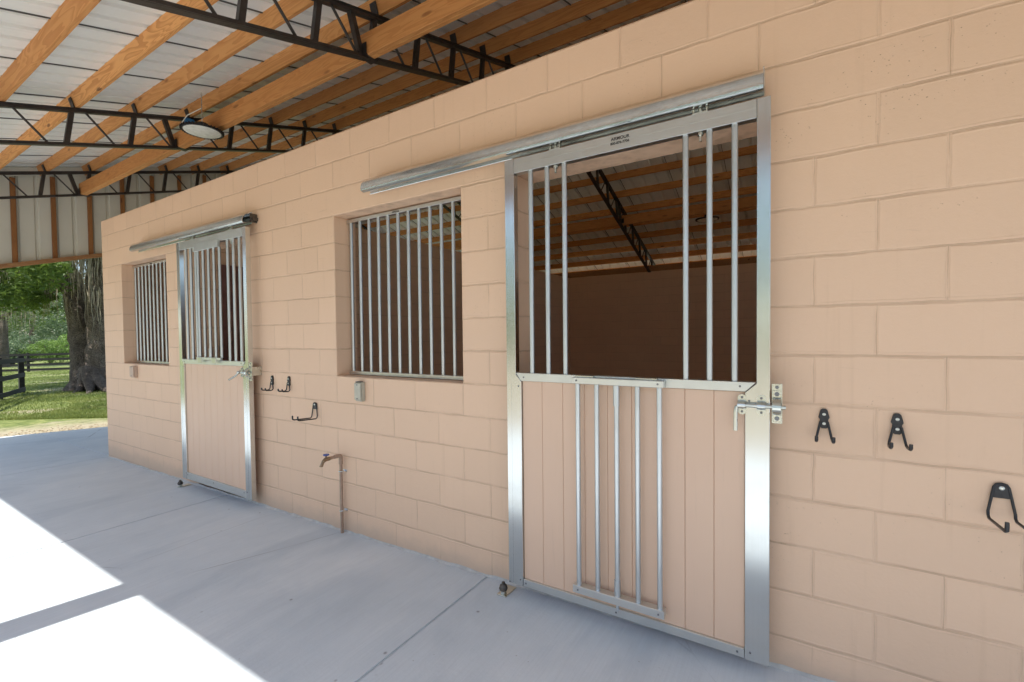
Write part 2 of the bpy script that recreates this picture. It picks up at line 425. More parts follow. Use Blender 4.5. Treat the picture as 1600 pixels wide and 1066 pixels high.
# ------------------------------------------------------------------ slab, apron, lawn
def quad_tile(bm, pts, thick=.12, bev=.006):
    t = bmesh.new()
    a = [t.verts.new((x, y, fz(x))) for x, y in pts]; c = [t.verts.new((x, y, fz(x)-thick)) for x, y in pts]
    t.faces.new(a); t.faces.new(c[::-1]); n = len(pts)
    for i in range(n): t.faces.new((a[i], c[i], c[(i+1)%n], a[(i+1)%n]))
    bmesh.ops.recalc_face_normals(t, faces=t.faces[:])
    top = [e for e in t.edges if all(v.co.z > fz(v.co.x)-.01 for v in e.verts)]
    bmesh.ops.bevel(t, geom=top, offset=bev, segments=2, affect='EDGES')
    merge(bm, t)
b = B(); g = .0012; YS = -4.0
xe = lambda y: -6.94 + .44*y
js = [12.4, 8.52, 5.47, 2.41, -.64, -3.69]
for x1, x0 in zip(js, js[1:]): quad_tile(b, [(x0+g, YS), (x1-g, YS), (x1-g, -.0), (x0+g, -.0)])
quad_tile(b, [(xe(YS), YS), (js[-1]-g, YS), (js[-1]-g, .03-g), (xe(.03), .03-g)])
quad_tile(b, [(xe(.03), .03+g), (XL-.005, .03+g), (XL-.005, 9.6), (xe(2.5)-.4, 9.6), (xe(2.2), 2.2)])
struct('concrete_walkway', b, M['concrete'], sm=False)
b = B()   # thin rough grout fillet where wall meets slab
random.seed(3); xs = [XL + i*.06 for i in range(int((5.6-XL)/.06))]
prev = None
for x in xs:
    w = .003 + .012*random.random()**2 + (.010 if 0 < x < 2.6 else 0)*random.random(); h = .002 + .010*random.random()
    cur = [b.verts.new((x, -.001, fz(x)+h+.006)), b.verts.new((x, -.001-w*.5, fz(x)+h*.55+.003)), b.verts.new((x, -.003-w, fz(x)-.001))]
    if prev:
        for i in range(2): b.faces.new((prev[i], cur[i], cur[i+1], prev[i+1]))
    prev = cur
o = struct('grout_line', b, M['grout'], sm=True)

def lawn_mat():
    m = N('lawn', .9)
    p = m.pos(); n1 = m.noise(p, .55, 5, .6); n2 = m.noise(p, 6, 5, .7); n3 = m.noise(p, 60, 3, .7)
    c = m.ramp(n2, [(.3, (.08,.12,.022)), (.5, (.18,.23,.05)), (.66, (.36,.37,.13))])
    dry = m.ramp(n3, [(.3, (.34,.28,.18)), (.7, (.62,.55,.40))])
    sp = m.n('ShaderNodeSeparateXYZ'); m.set(sp.inputs[0], p)
    # sandy margin beside the slab edge
    d = m.math('SUBTRACT', m.math('MULTIPLY_ADD', sp.outputs['Y'], .44, -6.94), sp.outputs['X'])
    near = m.math('SUBTRACT', 1, m.smst(m.math('SUBTRACT', d, m.math('MULTIPLY', n2, 1.2)), .1, 1.6))
    f = m.math('MAXIMUM', m.math('MULTIPLY', m.smst(n1, .52, .66), .75), near)
    c = m.mix(f, c, dry); c = m.mix(m.math('MULTIPLY', n3, .5), c, m.mix(.5, c, (.02,.03,.008)))
    m.col(c); m.bump(m.math('ADD', n2, n3), .03, .7); return m.m
M['lawn'] = lawn_mat()
b = B()
gx = [-420, -200, -120, -60, -45, -30, -20, -14, -10, -8, -6, -3, 0, 5, 12, 30, 80, 200, 420]; gy = [-420, -120, -40, -15, -6, -3, 0, 4, 9, 15, 30, 60, 140, 420]
grid = [[b.verts.new((x, y, gz(min(x, 20)))) for y in gy] for x in gx]
for i in range(len(gx)-1):
    for j in range(len(gy)-1): b.faces.new((grid[i][j], grid[i+1][j], grid[i+1][j+1], grid[i][j+1]))
struct('lawn', b, M['lawn'])

# ------------------------------------------------------------------ roof
SL = .302; YR = 3.72; SB = -.329
CT = 4.078                                    # top chord centre height at Y=0
def zf(y): return CT + SL*y
ZRG = zf(YR)
def zc(y): return zf(y) if y <= YR else ZRG + SB*(y-YR)
YE, YBE = -2.87, 10.1
X0, X1 = -7.3, 9.6
def roof_half(bm, ya, yb, off):
    xs = []; x = X0; per = .2286
    while x < X1:
        for dx, dz in ((0,0),(.155,0),(.167,.034),(.203,.034),(.215,0)):
            if x+dx <= X1: xs.append((x+dx, dz))
        x += per
    n = 2; prev = None
    for x, dz in xs:
        cur = [bm.verts.new((x, y, zc(y)+off+dz)) for y in (ya, yb)]
        if prev: bm.faces.new((prev[0], cur[0], cur[1], prev[1]))
        prev = cur
rt = empty('metal_roof', (0, YR, ZRG), 'pitched white ribbed metal roof over the walkway and stalls', 'roof')
def rel(o):   # keep world coordinates under an empty
    o.matrix_parent_inverse = Matrix.Translation(-o.parent.location); return o
OFF = .02 + .14
b = B(); roof_half(b, YE-.12, YR, OFF); rel(obj('roof_sheet', b, M['roof'], rt))
b = B(); roof_half(b, YR, YBE, OFF); rel(obj('roof_sheet', b, M['roof'], rt))
b = B()   # side lap lips, one per sheet width
x = X0 + .215
while x < X1:
    bar(b, (x, YE-.12, zc(YE-.12)+OFF-.004), (x, YR-.01, zc(YR-.01)+OFF-.004), .009, .010)
    bar(b, (x, YR+.01, zc(YR+.01)+OFF-.004), (x, YBE, zc(YBE)+OFF-.004), .006, .008)
    x += .9144
rel(obj('lap_seam', b, M['joint'], rt))
b = B(); bar(b, (X0, YE-.09, zc(YE-.09)+.08), (X1, YE-.09, zc(YE-.09)+.08), .04, .16)
rel(obj('fascia', b, M['wood'], rt))

# purlins, each a stick of its own
PS = .535
ords = ['first', 'second', 'third', 'fourth', 'fifth', 'sixth', 'seventh', 'eighth', 'ninth', 'tenth', 'eleventh', 'twelfth', 'thirteenth']
def purlin(y, label, group, x0=-6.10, x1=X1-.05):
    b = B(); s = SL if y < YR else SB
    zb = zc(y) + .022
    n = 10; prev = None; th = .038; hh = .135
    nx = math.sqrt(1+s*s); dy, dz = -s/nx, 1/nx      # across the slope
    bend = random.uniform(-.006, .006)
    ring0 = None
    for i in range(n+1):
        x = x0 + (x1-x0)*i/n
        w = bend*math.sin(i/n*math.pi*3)
        y0 = y + w
        pts = [(y0-th/2/nx, zb-th/2*s/nx), (y0+th/2/nx, zb+th/2*s/nx)]
        cur = [b.verts.new((x, pts[0][0], pts[0][1])), b.verts.new((x, pts[1][0], pts[1][1])),
               b.verts.new((x, pts[1][0]+dy*hh, pts[1][1]+dz*hh)), b.verts.new((x, pts[0][0]+dy*hh, pts[0][1]+dz*hh))]
        if prev:
            for k in range(4): b.faces.new((prev[k], cur[k], cur[(k+1)%4], prev[(k+1)%4]))
        else: b.faces.new(cur[::-1])
        prev = cur
    b.faces.new(prev)
    o = obj('roof_purlin', b, M['wood'])
    tag(o, label, 'purlin', group)
purl_y = [-.00 + PS*k for k in range(-5, 7)]
random.seed(11)
for k in range(-5, 7):
    y = -.00 + PS*k
    if y < .0: lab = '%s pine purlin outward from the block wall, above the open walkway' % ords[-k]
    else: lab = '%s pine purlin rising inward from above the face of the block wall' % ords[k]
    purlin(y, lab, 'pine purlins under the roof')
back_y = [YR + .30 + PS*k for k in range(13)]
nb = sum(1 for y in back_y if y < YB)
for k, y in enumerate(back_y):
    if y < YB+.05: purlin(y, '%s pine purlin up from the back wall, seen through the near door' % ords[nb-1-k], 'pine purlins under the roof')
    else: purlin(y, '%s pine purlin beyond the back wall, under the rear eave' % ords[k-nb], 'pine purlins under the roof')

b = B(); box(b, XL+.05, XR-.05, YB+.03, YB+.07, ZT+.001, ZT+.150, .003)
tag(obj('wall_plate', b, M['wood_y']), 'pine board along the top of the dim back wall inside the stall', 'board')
# girders carried inside the trusses
def girder(y, label, x0, x1):
    e = empty('roof_beam', (0, y, zc(y)-.2), label, 'beam')
    for s in (-1, 1):
        b = B(); box(b, x0 if s < 0 else x0-.0, x1, y+s*.0195-.019, y+s*.0195+.019, zc(.4)-.365+.0 if y < YR else zc(y)-.33, (zc(.4)-.365 if y < YR else zc(y)-.33)+.185, .003)
        rel(obj('plank', b, M['wood'], e))
girder(.40, 'doubled pine beam threaded through the black trusses, ending in the farthest one', -5.78, X1-.1)
girder(7.06, 'doubled pine beam through the trusses on the inner roof slope, seen through the near door', X0+.2, X1-.1)

# trusses
def truss(X, label):
    e = empty('steel_truss', (X, YR, ZRG-.35), label, 'truss', 'black steel trusses under the roof')
    w = .05
    up = Vector((0,0,1))
    DB = .353
    def P(y, dz=0): return (X, y, zc(y)+dz)
    # chords: angle-like pairs
    for ya, yb in ((YE+.25, YR-.02), (YR+.02, YBE-.1)):
        b = B(); bar(b, P(ya), P(yb), w, .044); bar(b, (X-.0, ya, zc(ya)+.012), (X-.0, yb, zc(yb)+.012), w+.03, .006); rel(obj('top_chord', b, M['black'], e))
        b = B(); bar(b, P(ya, -DB), P(yb, -DB), w, .032); bar(b, P(ya, -DB-.012), P(yb, -DB-.012), w+.025, .006); rel(obj('bottom_chord', b, M['black'], e))
    ys = [-.00+PS*k for k in range(-5, 7)]
    for y in ys + back_y:
        b = B(); s = 1 if y < YR else -1
        sl = SL if s > 0 else SB
        yv = y - .045*s
        if YE+.3 < yv < YBE-.15:
            bar(b, (X, yv, zc(yv)-.02), (X, yv-.045*s, zc(yv-.045*s)-DB+.015), .042, .042, Vector((0,1,0))); rel(obj('web_post', b, M['black'], e))
        ya, yb = y+.07*s, y+.305*s
        if YE+.3 < min(ya, yb) and max(ya, yb) < YBE-.1:
            b = B(); tube(b, [(X, ya, zc(ya)-.02), (X, yb, zc(yb)-DB+.012)], .0115, 8); rel(obj('web_rod', b, M['black'], e, True))
        # purlin clip standing on the chord, against the purlin's lower face
        b = B(); nn = math.sqrt(1+sl*sl)
        yy = y + .0*s - .0265*s
        a = Vector((X, yy, zc(yy)+.015)); c = a + Vector((0, -sl/nn, 1/nn))*.105
        bar(b, a, c, .075, .006, Vector((0, 1, 0)))
        rel(obj('purlin_clip', b, M['black'], e))
    for yb_ in (.30, 6.96):   # slanting post beside each girder
        b = B(); bar(b, (X, yb_-.05, zc(yb_-.05)-.02), (X, yb_+.04, zc(yb_+.04)-DB+.015), .045, .045, Vector((0,1,0))); rel(obj('web_post', b, M['black'], e))
        b = B(); bar(b, (X+.04, yb_+.045, zc(yb_)-DB+.02), (X+.04, yb_+.045, zc(yb_)-DB+.11), .05, .006, Vector((0,1,0)))
        box(b, X-.03, X+.06, yb_+.045, yb_+.175, zc(yb_)-DB+.018, zc(yb_)-DB+.026); rel(obj('beam_seat', b, M['black'], e))
truss(.95, 'nearest black steel truss, crossing the top of the picture above the near window')
truss(-2.40, 'black steel truss in the middle, beside the round hanging lamp')
truss(-5.75, 'farthest black steel truss, in front of the white gable siding')
truss(4.30, 'black steel truss overhead, just right of the near door')

# eave posts of the open side
for i, (x, lab) in enumerate(((.33, 'square timber post at the sunny edge, casting the band of shade across the slab'), (-6.0, 'square timber corner post at the far open corner of the roof'), (7.9, 'square timber post at the eave to the right of the viewer'))):
    b = B(); y = -2.9
    box(b, x-.11, x+.11, y-.08, y+.08, fz(x)-.02, zc(y)-.0, .006)
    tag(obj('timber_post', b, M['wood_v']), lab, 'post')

# gable siding
gt = empty('gable_siding', (-6.1, 0, 2.8), 'white ribbed metal siding hung below the roof at the far gable, open underneath', 'wall')
def gb(y): return 2.735 + .285*y if y < YR else 2.735+.285*YR + SB*(y-YR)
b = B(); prev = None; y = YE; per = .22
ys = []
while y < YBE-.3:
    for dy, dx in ((0,0),(.15,0),(.165,-.02),(.195,-.02),(.21,0)): ys.append((y+dy, dx))
    y += per
for y, dx in ys:
    cur = [b.verts.new((-6.135+dx, y, gb(y)+.05)), b.verts.new((-6.135+dx, y, zc(y)+.15))]
    if prev: b.faces.new((prev[0], cur[0], cur[1], prev[1]))
    prev = cur
rel(obj('siding_sheet', b, M['siding'], gt))
b = B(); y = YE + .18
while y < YBE-.4:
    bar(b, (-6.131, y+.215, gb(y)+.06), (-6.131, y+.215, zc(y)+.1), .006, .006, Vector((0,1,0))); y += .44
rel(obj('lap_seam', b, M['joint'], gt))
k = 0; y = -.31 - .445*6
while y < YBE-.4:
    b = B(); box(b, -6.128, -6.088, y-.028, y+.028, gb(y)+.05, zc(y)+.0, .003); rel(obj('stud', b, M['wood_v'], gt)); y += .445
b = B(); bar(b, (-6.09, YE, gb(YE)+.02), (-6.09, YR, gb(YR)+.02), .09, .062); bar(b, (-6.09, YR, gb(YR)+.02), (-6.09, YBE-.3, gb(YBE-.3)+.02), .09, .062); rel(obj('bottom_rail', b, M['wood_y'], gt))
b = B(); bar(b, (-6.07, YE, zc(YE)+.085), (-6.07, YR, zc(YR)+.085), .03, .12); bar(b, (-6.07, YR, zc(YR)+.085), (-6.07, YBE-.3, zc(YBE-.3)+.085), .03, .12); rel(obj('rake_trim', b, M['siding'], gt))

# ------------------------------------------------------------------ lamps
def lamp(x, y, z, zt, label):
    e = empty('high_bay_lamp', (x, y, z), label, 'lamp', 'round high bay lamps under the roof')
    b = B(); lathe(b, [(.01,.085),(.05,.085),(.055,.045),(.09,.034),(.15,.022),(.195,.010),(.195,-.006),(.180,-.010),(.180,-.002)], (x,y,z), n=40); rel(obj('housing', b, M['lamp'], e, True))
    b = B()
    for i in range(36):
        a = i*math.pi/18; d = Vector((math.cos(a), math.sin(a), 0))
        bar(b, Vector((x,y,z+.012))+d*.07, Vector((x,y,z+.004))+d*.204, .004, .026)
    rel(obj('fin', b, M['lamp'], e))
    b = B(); lathe(b, [(.001,-.020),(.06,-.020),(.12,-.016),(.176,-.006),(.176,-.003)], (x,y,z), n=40); rel(obj('lens', b, M['lens'], e, True))
    b = B(); tube(b, [(x,y,z+.1),(x,y,z+.13),(x+.012,y,z+.145),(x,y,z+.16),(x,y,zt)], .005, 8); rel(obj('hanger', b, M['zinc'], e, True))
lamp(-1.50, .25, 3.775, 4.19, 'round black high bay lamp hanging beside the middle truss over the walkway')
lamp(2.64, 6.82, 3.60, 3.66, 'round lamp under the inner roof, seen between bars of the near door')
e = empty('junction_box', (-2.33, .27, 4.0), 'small blue electrical box on the middle truss beside the lamp', 'electrical box')
b = B(); box(b, -2.375, -2.33, .445, .545, 4.13, 4.225, .006); rel(obj('box_body', b, M['bluebox'], e))
b = B(); tube(b, [(-2.335,.47,4.14),(-2.27,.36,4.08),(-1.95,.30,4.085),(-1.51,.255,4.03)], .005, 8); rel(obj('cable', b, M['lens'], e, True))

# ------------------------------------------------------------------ window grilles
def window_grille(x0, label):
    e = empty('window_grille', (x0, .13, 6*H), label, 'window grille', 'barred window grilles in the block wall')
    xa, xb = x0+.006, x0+6*H-.006; za, zb = 6*H+.004, 12*H-.012
    b = B(); box(b, xa, xb, .112, .150, zb-.026, zb, .002); rel(obj('top_rail', b, M['alu_h'], e))
    b = B(); box(b, xa, xb, .112, .150, za, za+.026, .002); rel(obj('bottom_rail', b, M['alu_h'], e))
    for i in range(12):
        x = x0+.038+.1016*i
        b = B(); tube(b, [(x, .13, za+.024), (x, .13, zb-.024)], .0125, 14); rel(obj('bar', b, M['tube'], e, True))
    return e
window_grille(5*H, 'barred aluminium grille of the near window, beside the large open grille door')
window_grille(-15*H, 'barred aluminium grille of the far window, beside the end of the wall')

def text_part(body, size, loc, parent, ex=.0006):
    cu = bpy.data.curves.new('print', 'FONT'); cu.body = body; cu.size = size; cu.extrude = ex; cu.align_x = 'CENTER'; cu.offset = size*.02
    t = bpy.data.objects.new('print', cu); C.objects.link(t)
    bpy.context.view_layer.update()
    me = bpy.data.meshes.new_from_object(t.evaluated_get(bpy.context.evaluated_depsgraph_get()))
    bpy.data.objects.remove(t)
    me.materials.append(M['ink']) if not me.materials else None
    for i in range(len(me.materials)): me.materials[i] = M['ink']
    o = bpy.data.objects.new('printed_lettering', me); C.objects.link(o)
    o.parent = parent; o.matrix_parent_inverse = Matrix.Translation(-parent.location)
    o.rotation_euler = (R(90), 0, 0); o.location = loc
    return o
for e in [o for o in bpy.data.objects if o.name.startswith('window_grille')]:
    text_part('ARMOUR', .017, (e.location.x+.54, .1115, 12*H-.031), e)

# ------------------------------------------------------------------ stall doors
YF, YK = -.100, -.058
def screw(b, x, z, y=YF-.002, r=.0045): lathe(b, [(r, 0), (r, -.002), (r*.6, -.0032)], (x, y, z), 'Y', 10)
def stall_door(dx, label, is_open):
    e = empty('stall_door', (dx+2.624, YF, .115), label, 'stall door', 'sliding aluminium stall doors')
    X = lambda v: v+dx
    def add(n, b, m, sm=False, p=e): 
        o = obj(n, b, m, p, sm)
        if p is e: o.matrix_parent_inverse = Matrix.Translation(-e.location)
        return o
    zt, zb = 2.482, (.115 if is_open else .090)
    b = B(); prism(b, [(X(2.624),zb),(X(2.716),zb),(X(2.716),1.262),(X(2.683),1.300),(X(2.683),zt),(X(2.624),zt)], YF, YK, .0015)
    box(b, X(2.652), X(2.655), YF-.0012, YF, zb+.01, 1.25)
    add('stile', b, M['alu'])
    b = B(); prism(b, [(X(3.911),zb),(X(3.819),zb),(X(3.819),1.264),(X(3.862),1.304),(X(3.862),zt),(X(3.911),zt)], YF, YK, .0015)
    box(b, X(3.868), X(3.871), YF-.0012, YF, zb+.01, 1.25)
    add('stile', b, M['alu'])
    b = B(); box(b, X(2.684), X(3.861), YF+.0005, YK, 2.404, zt, .0015); box(b, X(2.684), X(3.861), YF-.0015, YF, 2.444, 2.448); add('top_rail', b, M['alu_h'])
    b = B(); box(b, X(2.718), X(3.817), YF+.001, YK, zb+.003, .158, .0015); add('bottom_rail', b, M['alu_h'])
    b = B(); prism(b, [(X(2.684),1.309),(X(3.861),1.309),(X(3.821),1.268),(X(2.718),1.264)], YF-.003, YK, .0015); add('middle_rail', b, M['alu_h'])
    for x, z in ((2.735,1.285),(3.80,1.29),(2.70,1.235),(3.835,1.23),(2.735,.138),(3.25,.138),(3.79,.138),(2.70,.15),(3.84,.15)):
        b = B(); screw(b, X(x), z, YF-.003 if z > 1.28 else YF); add('screw', b, M['bolt'])
    b = B(); n = 9; w = 1.101/ n
    for i in range(n): box(b, X(2.717)+w*i+.0005, X(2.717)+w*(i+1)-.0005, YF+.014, YK-.004, .157, 1.266, .0024)
    box(b, X(2.717), X(3.818), YK-.006, YK-.003, .157, 1.266)
    add('board_panel', b, M['boards'])
    for i in range(11):
        if 3 <= i <= 7: continue
        x = X(2.779)+.0998*i
        b = B(); tube(b, [(x, -.080, 1.300), (x, -.080, 2.408)], .0130, 16); add('bar', b, M['tube'], True)
    # yoke: hinged middle grille
    yk = X(3.268)
    def vbar(x, y, z0, z1, r, p):
        b = B(); tube(b, [(x, y, z0), (x, y, z1)], r, 14); add('bar', b, M['tube'], True, p)
    if is_open:
        b = B(); box(b, yk-.224, yk+.225, -.150, -.108, 1.270, 1.302, .002); box(b, yk-.228, yk+.226, -.150, -.106, .205, .243, .002)
        y = add('drop_yoke', b, M['alu_h'])
        for i in range(5): vbar(yk-.201+.101*i, -.129, .24, 1.272, .0125, y)
        b = B(); tube(b, [(yk, -.129, .243), (yk, -.129, .32)], .0155, 14); tube(b, [(yk, -.129, 1.17), (yk, -.129, 1.272)], .0155, 14)
        tube(b, [(yk, -.129, .17), (yk, -.129, .206)], .008, 10); add('spring_bolt', b, M['tube'], True, y)
        b = B()
        for s in (-.17, .14): box(b, yk+s-.05, yk+s+.05, -.128, -.09, 1.3022, 1.310, .001)
        add('hinge', b, M['zinc'], False, y)
        for s in (-.20, .20):
            for zz in (1.287, .224):
                b = B(); screw(b, yk+s, zz, -.151); add('screw', b, M['bolt'], False, y)
    else:
        b = B(); box(b, yk-.224, yk+.224, -.128, -.1035, 2.348, 2.412, .002); box(b, yk-.224, yk+.224, -.128, -.1045, 1.312, 1.337, .002)
        y = add('yoke', b, M['alu_h'])
        for i in range(5): vbar(yk-.201+.101*i, -.100, 1.333, 2.352, .0125, y)
        b = B(); tube(b, [(yk, -.100, 1.34), (yk, -.100, 1.42)], .0165, 14); add('spring_bolt', b, M['tube'], True, y)
        b = B()
        for s in (-.15, .12): box(b, yk+s-.035, yk+s+.035, -.134, -.125, 1.285, 1.33, .002)
        add('hinge', b, M['zinc'], False, y)
    # hanger brackets to the track
    for x in (2.930, 3.640):
        b = B(); box(b, X(x)-.032, X(x)+.032, -.098, -.062, zt+.001, zt+.006, .001); box(b, X(x)-.030, X(x)-.024, -.09, -.07, zt+.006, zt+.035); box(b, X(x)+.024, X(x)+.030, -.09, -.07, zt+.006, zt+.035)
        lathe(b, [(.009,0),(.009,-.06)], (X(x), -.08, zt+.05), 'Z', 10)
        tube(b, [(X(x), -.08, 2.404), (X(x), -.08, 2.365)], .006, 8); lathe(b, [(.013, .0), (.013, -.012)], (X(x), -.08, 2.402), 'Z', 6)
        add('hanger_bracket', b, M['zinc'])
    # bolt latch on the door
    z = 1.214; b = B()
    if is_open: tube(b, [(X(3.785), -.125, 1.105), (X(3.785), -.125, z-.03), (X(3.789), -.125, z-.01), (X(3.803), -.125, z-.001), (X(3.82), -.125, z), (X(3.968), -.125, z)], .0085, 12)
    else: tube(b, [(X(3.765), -.195, 1.150), (X(3.785), -.145, z-.03), (X(3.792), -.13, z-.01), (X(3.803), -.125, z-.001), (X(3.82), -.125, z), (X(3.968), -.125, z)], .0085, 12)
    lt = add('slide_bolt', b, M['zinc'], True)
    for x in (3.808, 3.880):
        b = B(); lathe(b, [(.017, 0), (.017, -.004)], (X(x), YF-.001, z+.026), 'Y', 16); lathe(b, [(.017, 0), (.017, -.004)], (X(x), YF-.001, z-.026), 'Y', 16)
        box(b, X(x)-.0165, X(x)+.0165, YF-.0045, YF-.0015, z-.026, z+.026)
        n = 10
        pr = [bm for bm in ()]
        pts = [(YF-.004-.036*math.sin(math.pi*i/n), z-.019*math.cos(math.pi*i/n)) for i in range(n+1)]
        pin = [(YF-.004-.033*math.sin(math.pi*i/n), z-.016*math.cos(math.pi*i/n)) for i in range(n+1)]
        prism_yz(b, pts+pin[::-1], X(x)-.015, X(x)+.015)
        add('bolt_saddle', b, M['zinc'], False, lt)
        for zz in (z+.03, z-.03):
            b = B(); screw(b, X(x), zz, YF-.006, .005); add('screw', b, M['bolt'], False, lt)
    return e
d2 = stall_door(0, 'near sliding stall door with gap in its bars and the drop-down grille hanging over peach boards', True)
t1 = text_part('ARMOUR', .0215, (3.283, YF-.0005, 2.4515), d2)
t2 = text_part('800-876-7706', .0165, (3.281, YF-.0005, 2.4315), d2)
d1 = stall_door(-3.950, 'far sliding stall door with all its bars closed above peach boards', False)

# wall keeper plates of the latches
def keeper(x, label):
    e = empty('latch_keeper', (x, 0, 1.22), label, 'latch plate', 'zinc latch keepers on the block wall')
    b = B(); box(b, x-.018, x+.020, -.0965, -.090, 1.142, 1.306, .001); box(b, x-.010, x+.006, -.0895, -.0005, 1.185, 1.262, .001); rel(obj('plate', b, M['zinc'], e))
    b = B(); z = 1.214; n = 12
    pts = [(-.097-.052*math.sin(math.pi*i/n), z-.036*math.cos(math.pi*i/n)) for i in range(n+1)]
    pin = [(-.097-.047*math.sin(math.pi*i/n), z-.031*math.cos(math.pi*i/n)) for i in range(n+1)]
    prism_yz(b, pts+pin[::-1], x-.014, x+.016)
    box(b, x-.014, x+.016, -.1015, -.097, z+.036, z+.064, .001); box(b, x-.014, x+.016, -.1015, -.097, z-.064, z-.036, .001)
    rel(obj('saddle', b, M['zinc'], e))
    for zz, yy, rr in ((1.292,-.097,.007),(1.156,-.097,.007),(z+.05,-.102,.009),(z-.05,-.102,.009)):
        b = B(); screw(b, x+.001, zz, yy, rr); rel(obj('screw', b, M['bolt'], e))
keeper(3.935, 'zinc latch plate on the wall at the right edge of the near stall door')
keeper(-.014, 'zinc latch plate on the wall at the right edge of the far stall door')

# door tracks
def track(x0, x1, label):
    e = empty('door_track', (x0, -.05, 2.55), label, 'door track', 'galvanised sliding door tracks')
    prof = [(-.040,2.592),(-.060,2.598),(-.085,2.594),(-.105,2.582),(-.118,2.566),(-.126,2.548),(-.129,2.530),(-.126,2.514),(-.112,2.508),(-.098,2.508)]
    back = [(-.048,2.508),(-.040,2.512)]
    def shell(pts, t=.003):
        out = pts; inn = []
        cy_, cz_ = -.083, 2.545
        for y, z in pts:
            d = Vector((cy_-y, cz_-z)); d.normalize(); inn.append((y+d.x*t, z+d.y*t))
        b = B(); prism_yz(b, out+inn[::-1], x0, x1); return b
    b = shell([(-.048,2.508),(-.040,2.514),(-.040,2.592)] + prof[1:])
    rel(obj('rail', b, M['galv'], e, True))
    n = 5
    for i in range(n):
        x = x0+.06 + (x1-x0-.16)*i/(n-1)
        b = B(); box(b, x-.035, x+.035, -.062, -.052, 2.599, 2.606, .001); box(b, x-.035, x+.035, -.052, -.0005, 2.596, 2.602, .001); box(b, x-.035, x+.035, -.006, -.001, 2.602, 2.634, .001)
        lathe(b, [(.009,0),(.009,-.008)], (x, -.0065, 2.62), 'Y', 6)
        rel(obj('track_bracket', b, M['galv'], e))
    return e
track(1.475, 3.885, 'long galvanised track above the near window and near stall door')
e = track(-2.40, -.03, 'long galvanised track above the far window and far stall door')
b = B(); box(b, -.028, -.004, -.050, -.001, 2.54, 2.568, .002); box(b, -.028, -.022, -.065, -.001, 2.525, 2.60, .001); rel(obj('end_stop', b, M['iron'], e))
b = B(); box(b, 3.8862, 3.889, -.128, -.041, 2.512, 2.592); rel(obj('end_cap', b, M['galv'], bpy.data.objects['door_track']))

# floor guides at the door corners
def guide(x, label):
    e = empty('floor_guide', (x, -.115, fz(x)), label, 'door guide', 'roller guides at the door corners'); z = fz(x)
    b = B(); box(b, x-.032, x+.03, -.145, -.03, z, z+.007, .002); box(b, x-.012, x+.012, -.135, -.105, z+.007, z+.026, .003); rel(obj('base_plate', b, M['zinc'], e))
    b = B(); lathe(b, [(.006,.0),(.022,.003),(.025,.012),(.022,.022),(.019,.03),(.010,.037),(.010,.046),(.003,.048)], (x-.002, -.120, z+.024), 'Z', 20); rel(obj('roller', b, M['iron'], e, True))
guide(2.60, 'dark roller guide on the slab at the lower left corner of the near stall door')
guide(-1.335, 'dark roller guide on the slab at the lower left corner of the far stall door')

# ------------------------------------------------------------------ hooks
def small_hook(x, z, label, group):
    e = empty('tool_hook', (x, 0, z), label, 'hook', group)
    b = B(); prism(b, [(x-.012,z+.034),(x-.006,z+.040),(x+.006,z+.040),(x+.012,z+.034),(x+.019,z+.005),(x+.014,z-.004),(x+.016,z-.032),(x+.008,z-.040),(x-.008,z-.040),(x-.016,z-.032),(x-.014,z-.004),(x-.019,z+.005)], -.011, -.0005, .001); rel(obj('mounting_plate', b, M['hook'], e))
    for zz in (z+.018, z-.02):
        b = B(); lathe(b, [(.0062,0),(.006,-.003),(.003,-.0045)], (x, -.0115, zz), 'Y', 14); rel(obj('screw', b, M['zinc'], e))
    for s in (-1, 1):
        b = B(); tube(b, [(x+s*.012, -.012, z-.012), (x+s*.024, -.014, z-.070), (x+s*.026, -.020, z-.080), (x+s*.027, -.034, z-.084), (x+s*.028, -.075, z-.080), (x+s*.028, -.083, z-.074), (x+s*.028, -.085, z-.060)], [.0045,.0045,.0048,.005,.0062,.0065,.006], 10)
        rel(obj('prong', b, M['hook'], e, True))
small_hook(4.100, 1.163, 'small black two-prong hook right of the near door latch', 'small black wall hooks')
small_hook(4.331, 1.163, 'small black two-prong hook between the other small one and the large hook at right', 'small black wall hooks')
small_hook(.158, 1.148, 'small black hook nearest the far stall door', 'small black wall hooks')
small_hook(.402, 1.152, 'small black hook, right one of the pair beside the far stall door', 'small black wall hooks')
def large_hook(x, z, reach, label):
    e = empty('tool_hook', (x, 0, z), label, 'hook', 'large black wall hooks')
    b = B(); prism(b, [(x-.016,z+.024),(x-.010,z+.028),(x+.010,z+.028),(x+.016,z+.024),(x+.022,z-.022),(x-.022,z-.022)], -.010, -.0005, .001); rel(obj('mounting_plate', b, M['hook'], e))
    b = B(); lathe(b, [(.008,0),(.0075,-.003),(.004,-.005)], (x, -.0105, z+.014), 'Y', 14); rel(obj('screw', b, M['zinc'], e))
    b = B(); tube(b, [(x-.034,-.012,z-.072),(x-.019,-.008,z+.016),(x-.013,-.008,z+.026),(x,-.008,z+.029),(x+.013,-.008,z+.026),(x+.019,-.008,z+.016),(x+.034,-.012,z-.072)], .0044, 10); rel(obj('frame', b, M['hook'], e, True))
    for s in (-1, 1):
        X = x+s*.034
        b = B(); tube(b, [(X,-.012,z-.070),(X,-.015,z-.086),(X,-.026,z-.094),(X,-reach+.008,z-.086),(X,-reach-.002,z-.080),(X,-reach-.004,z-.068),(X,-reach-.004,z-.052)], [.0046,.0046,.0048,.0054,.0062,.0062,.0056], 10)
        rel(obj('prong', b, M['hook'], e, True))
large_hook(4.614, .950, .178, 'large black hook with splayed legs at the right edge of the wall')
large_hook(.748, .965, .175, 'large long-armed black hook between the far stall door and the tap')

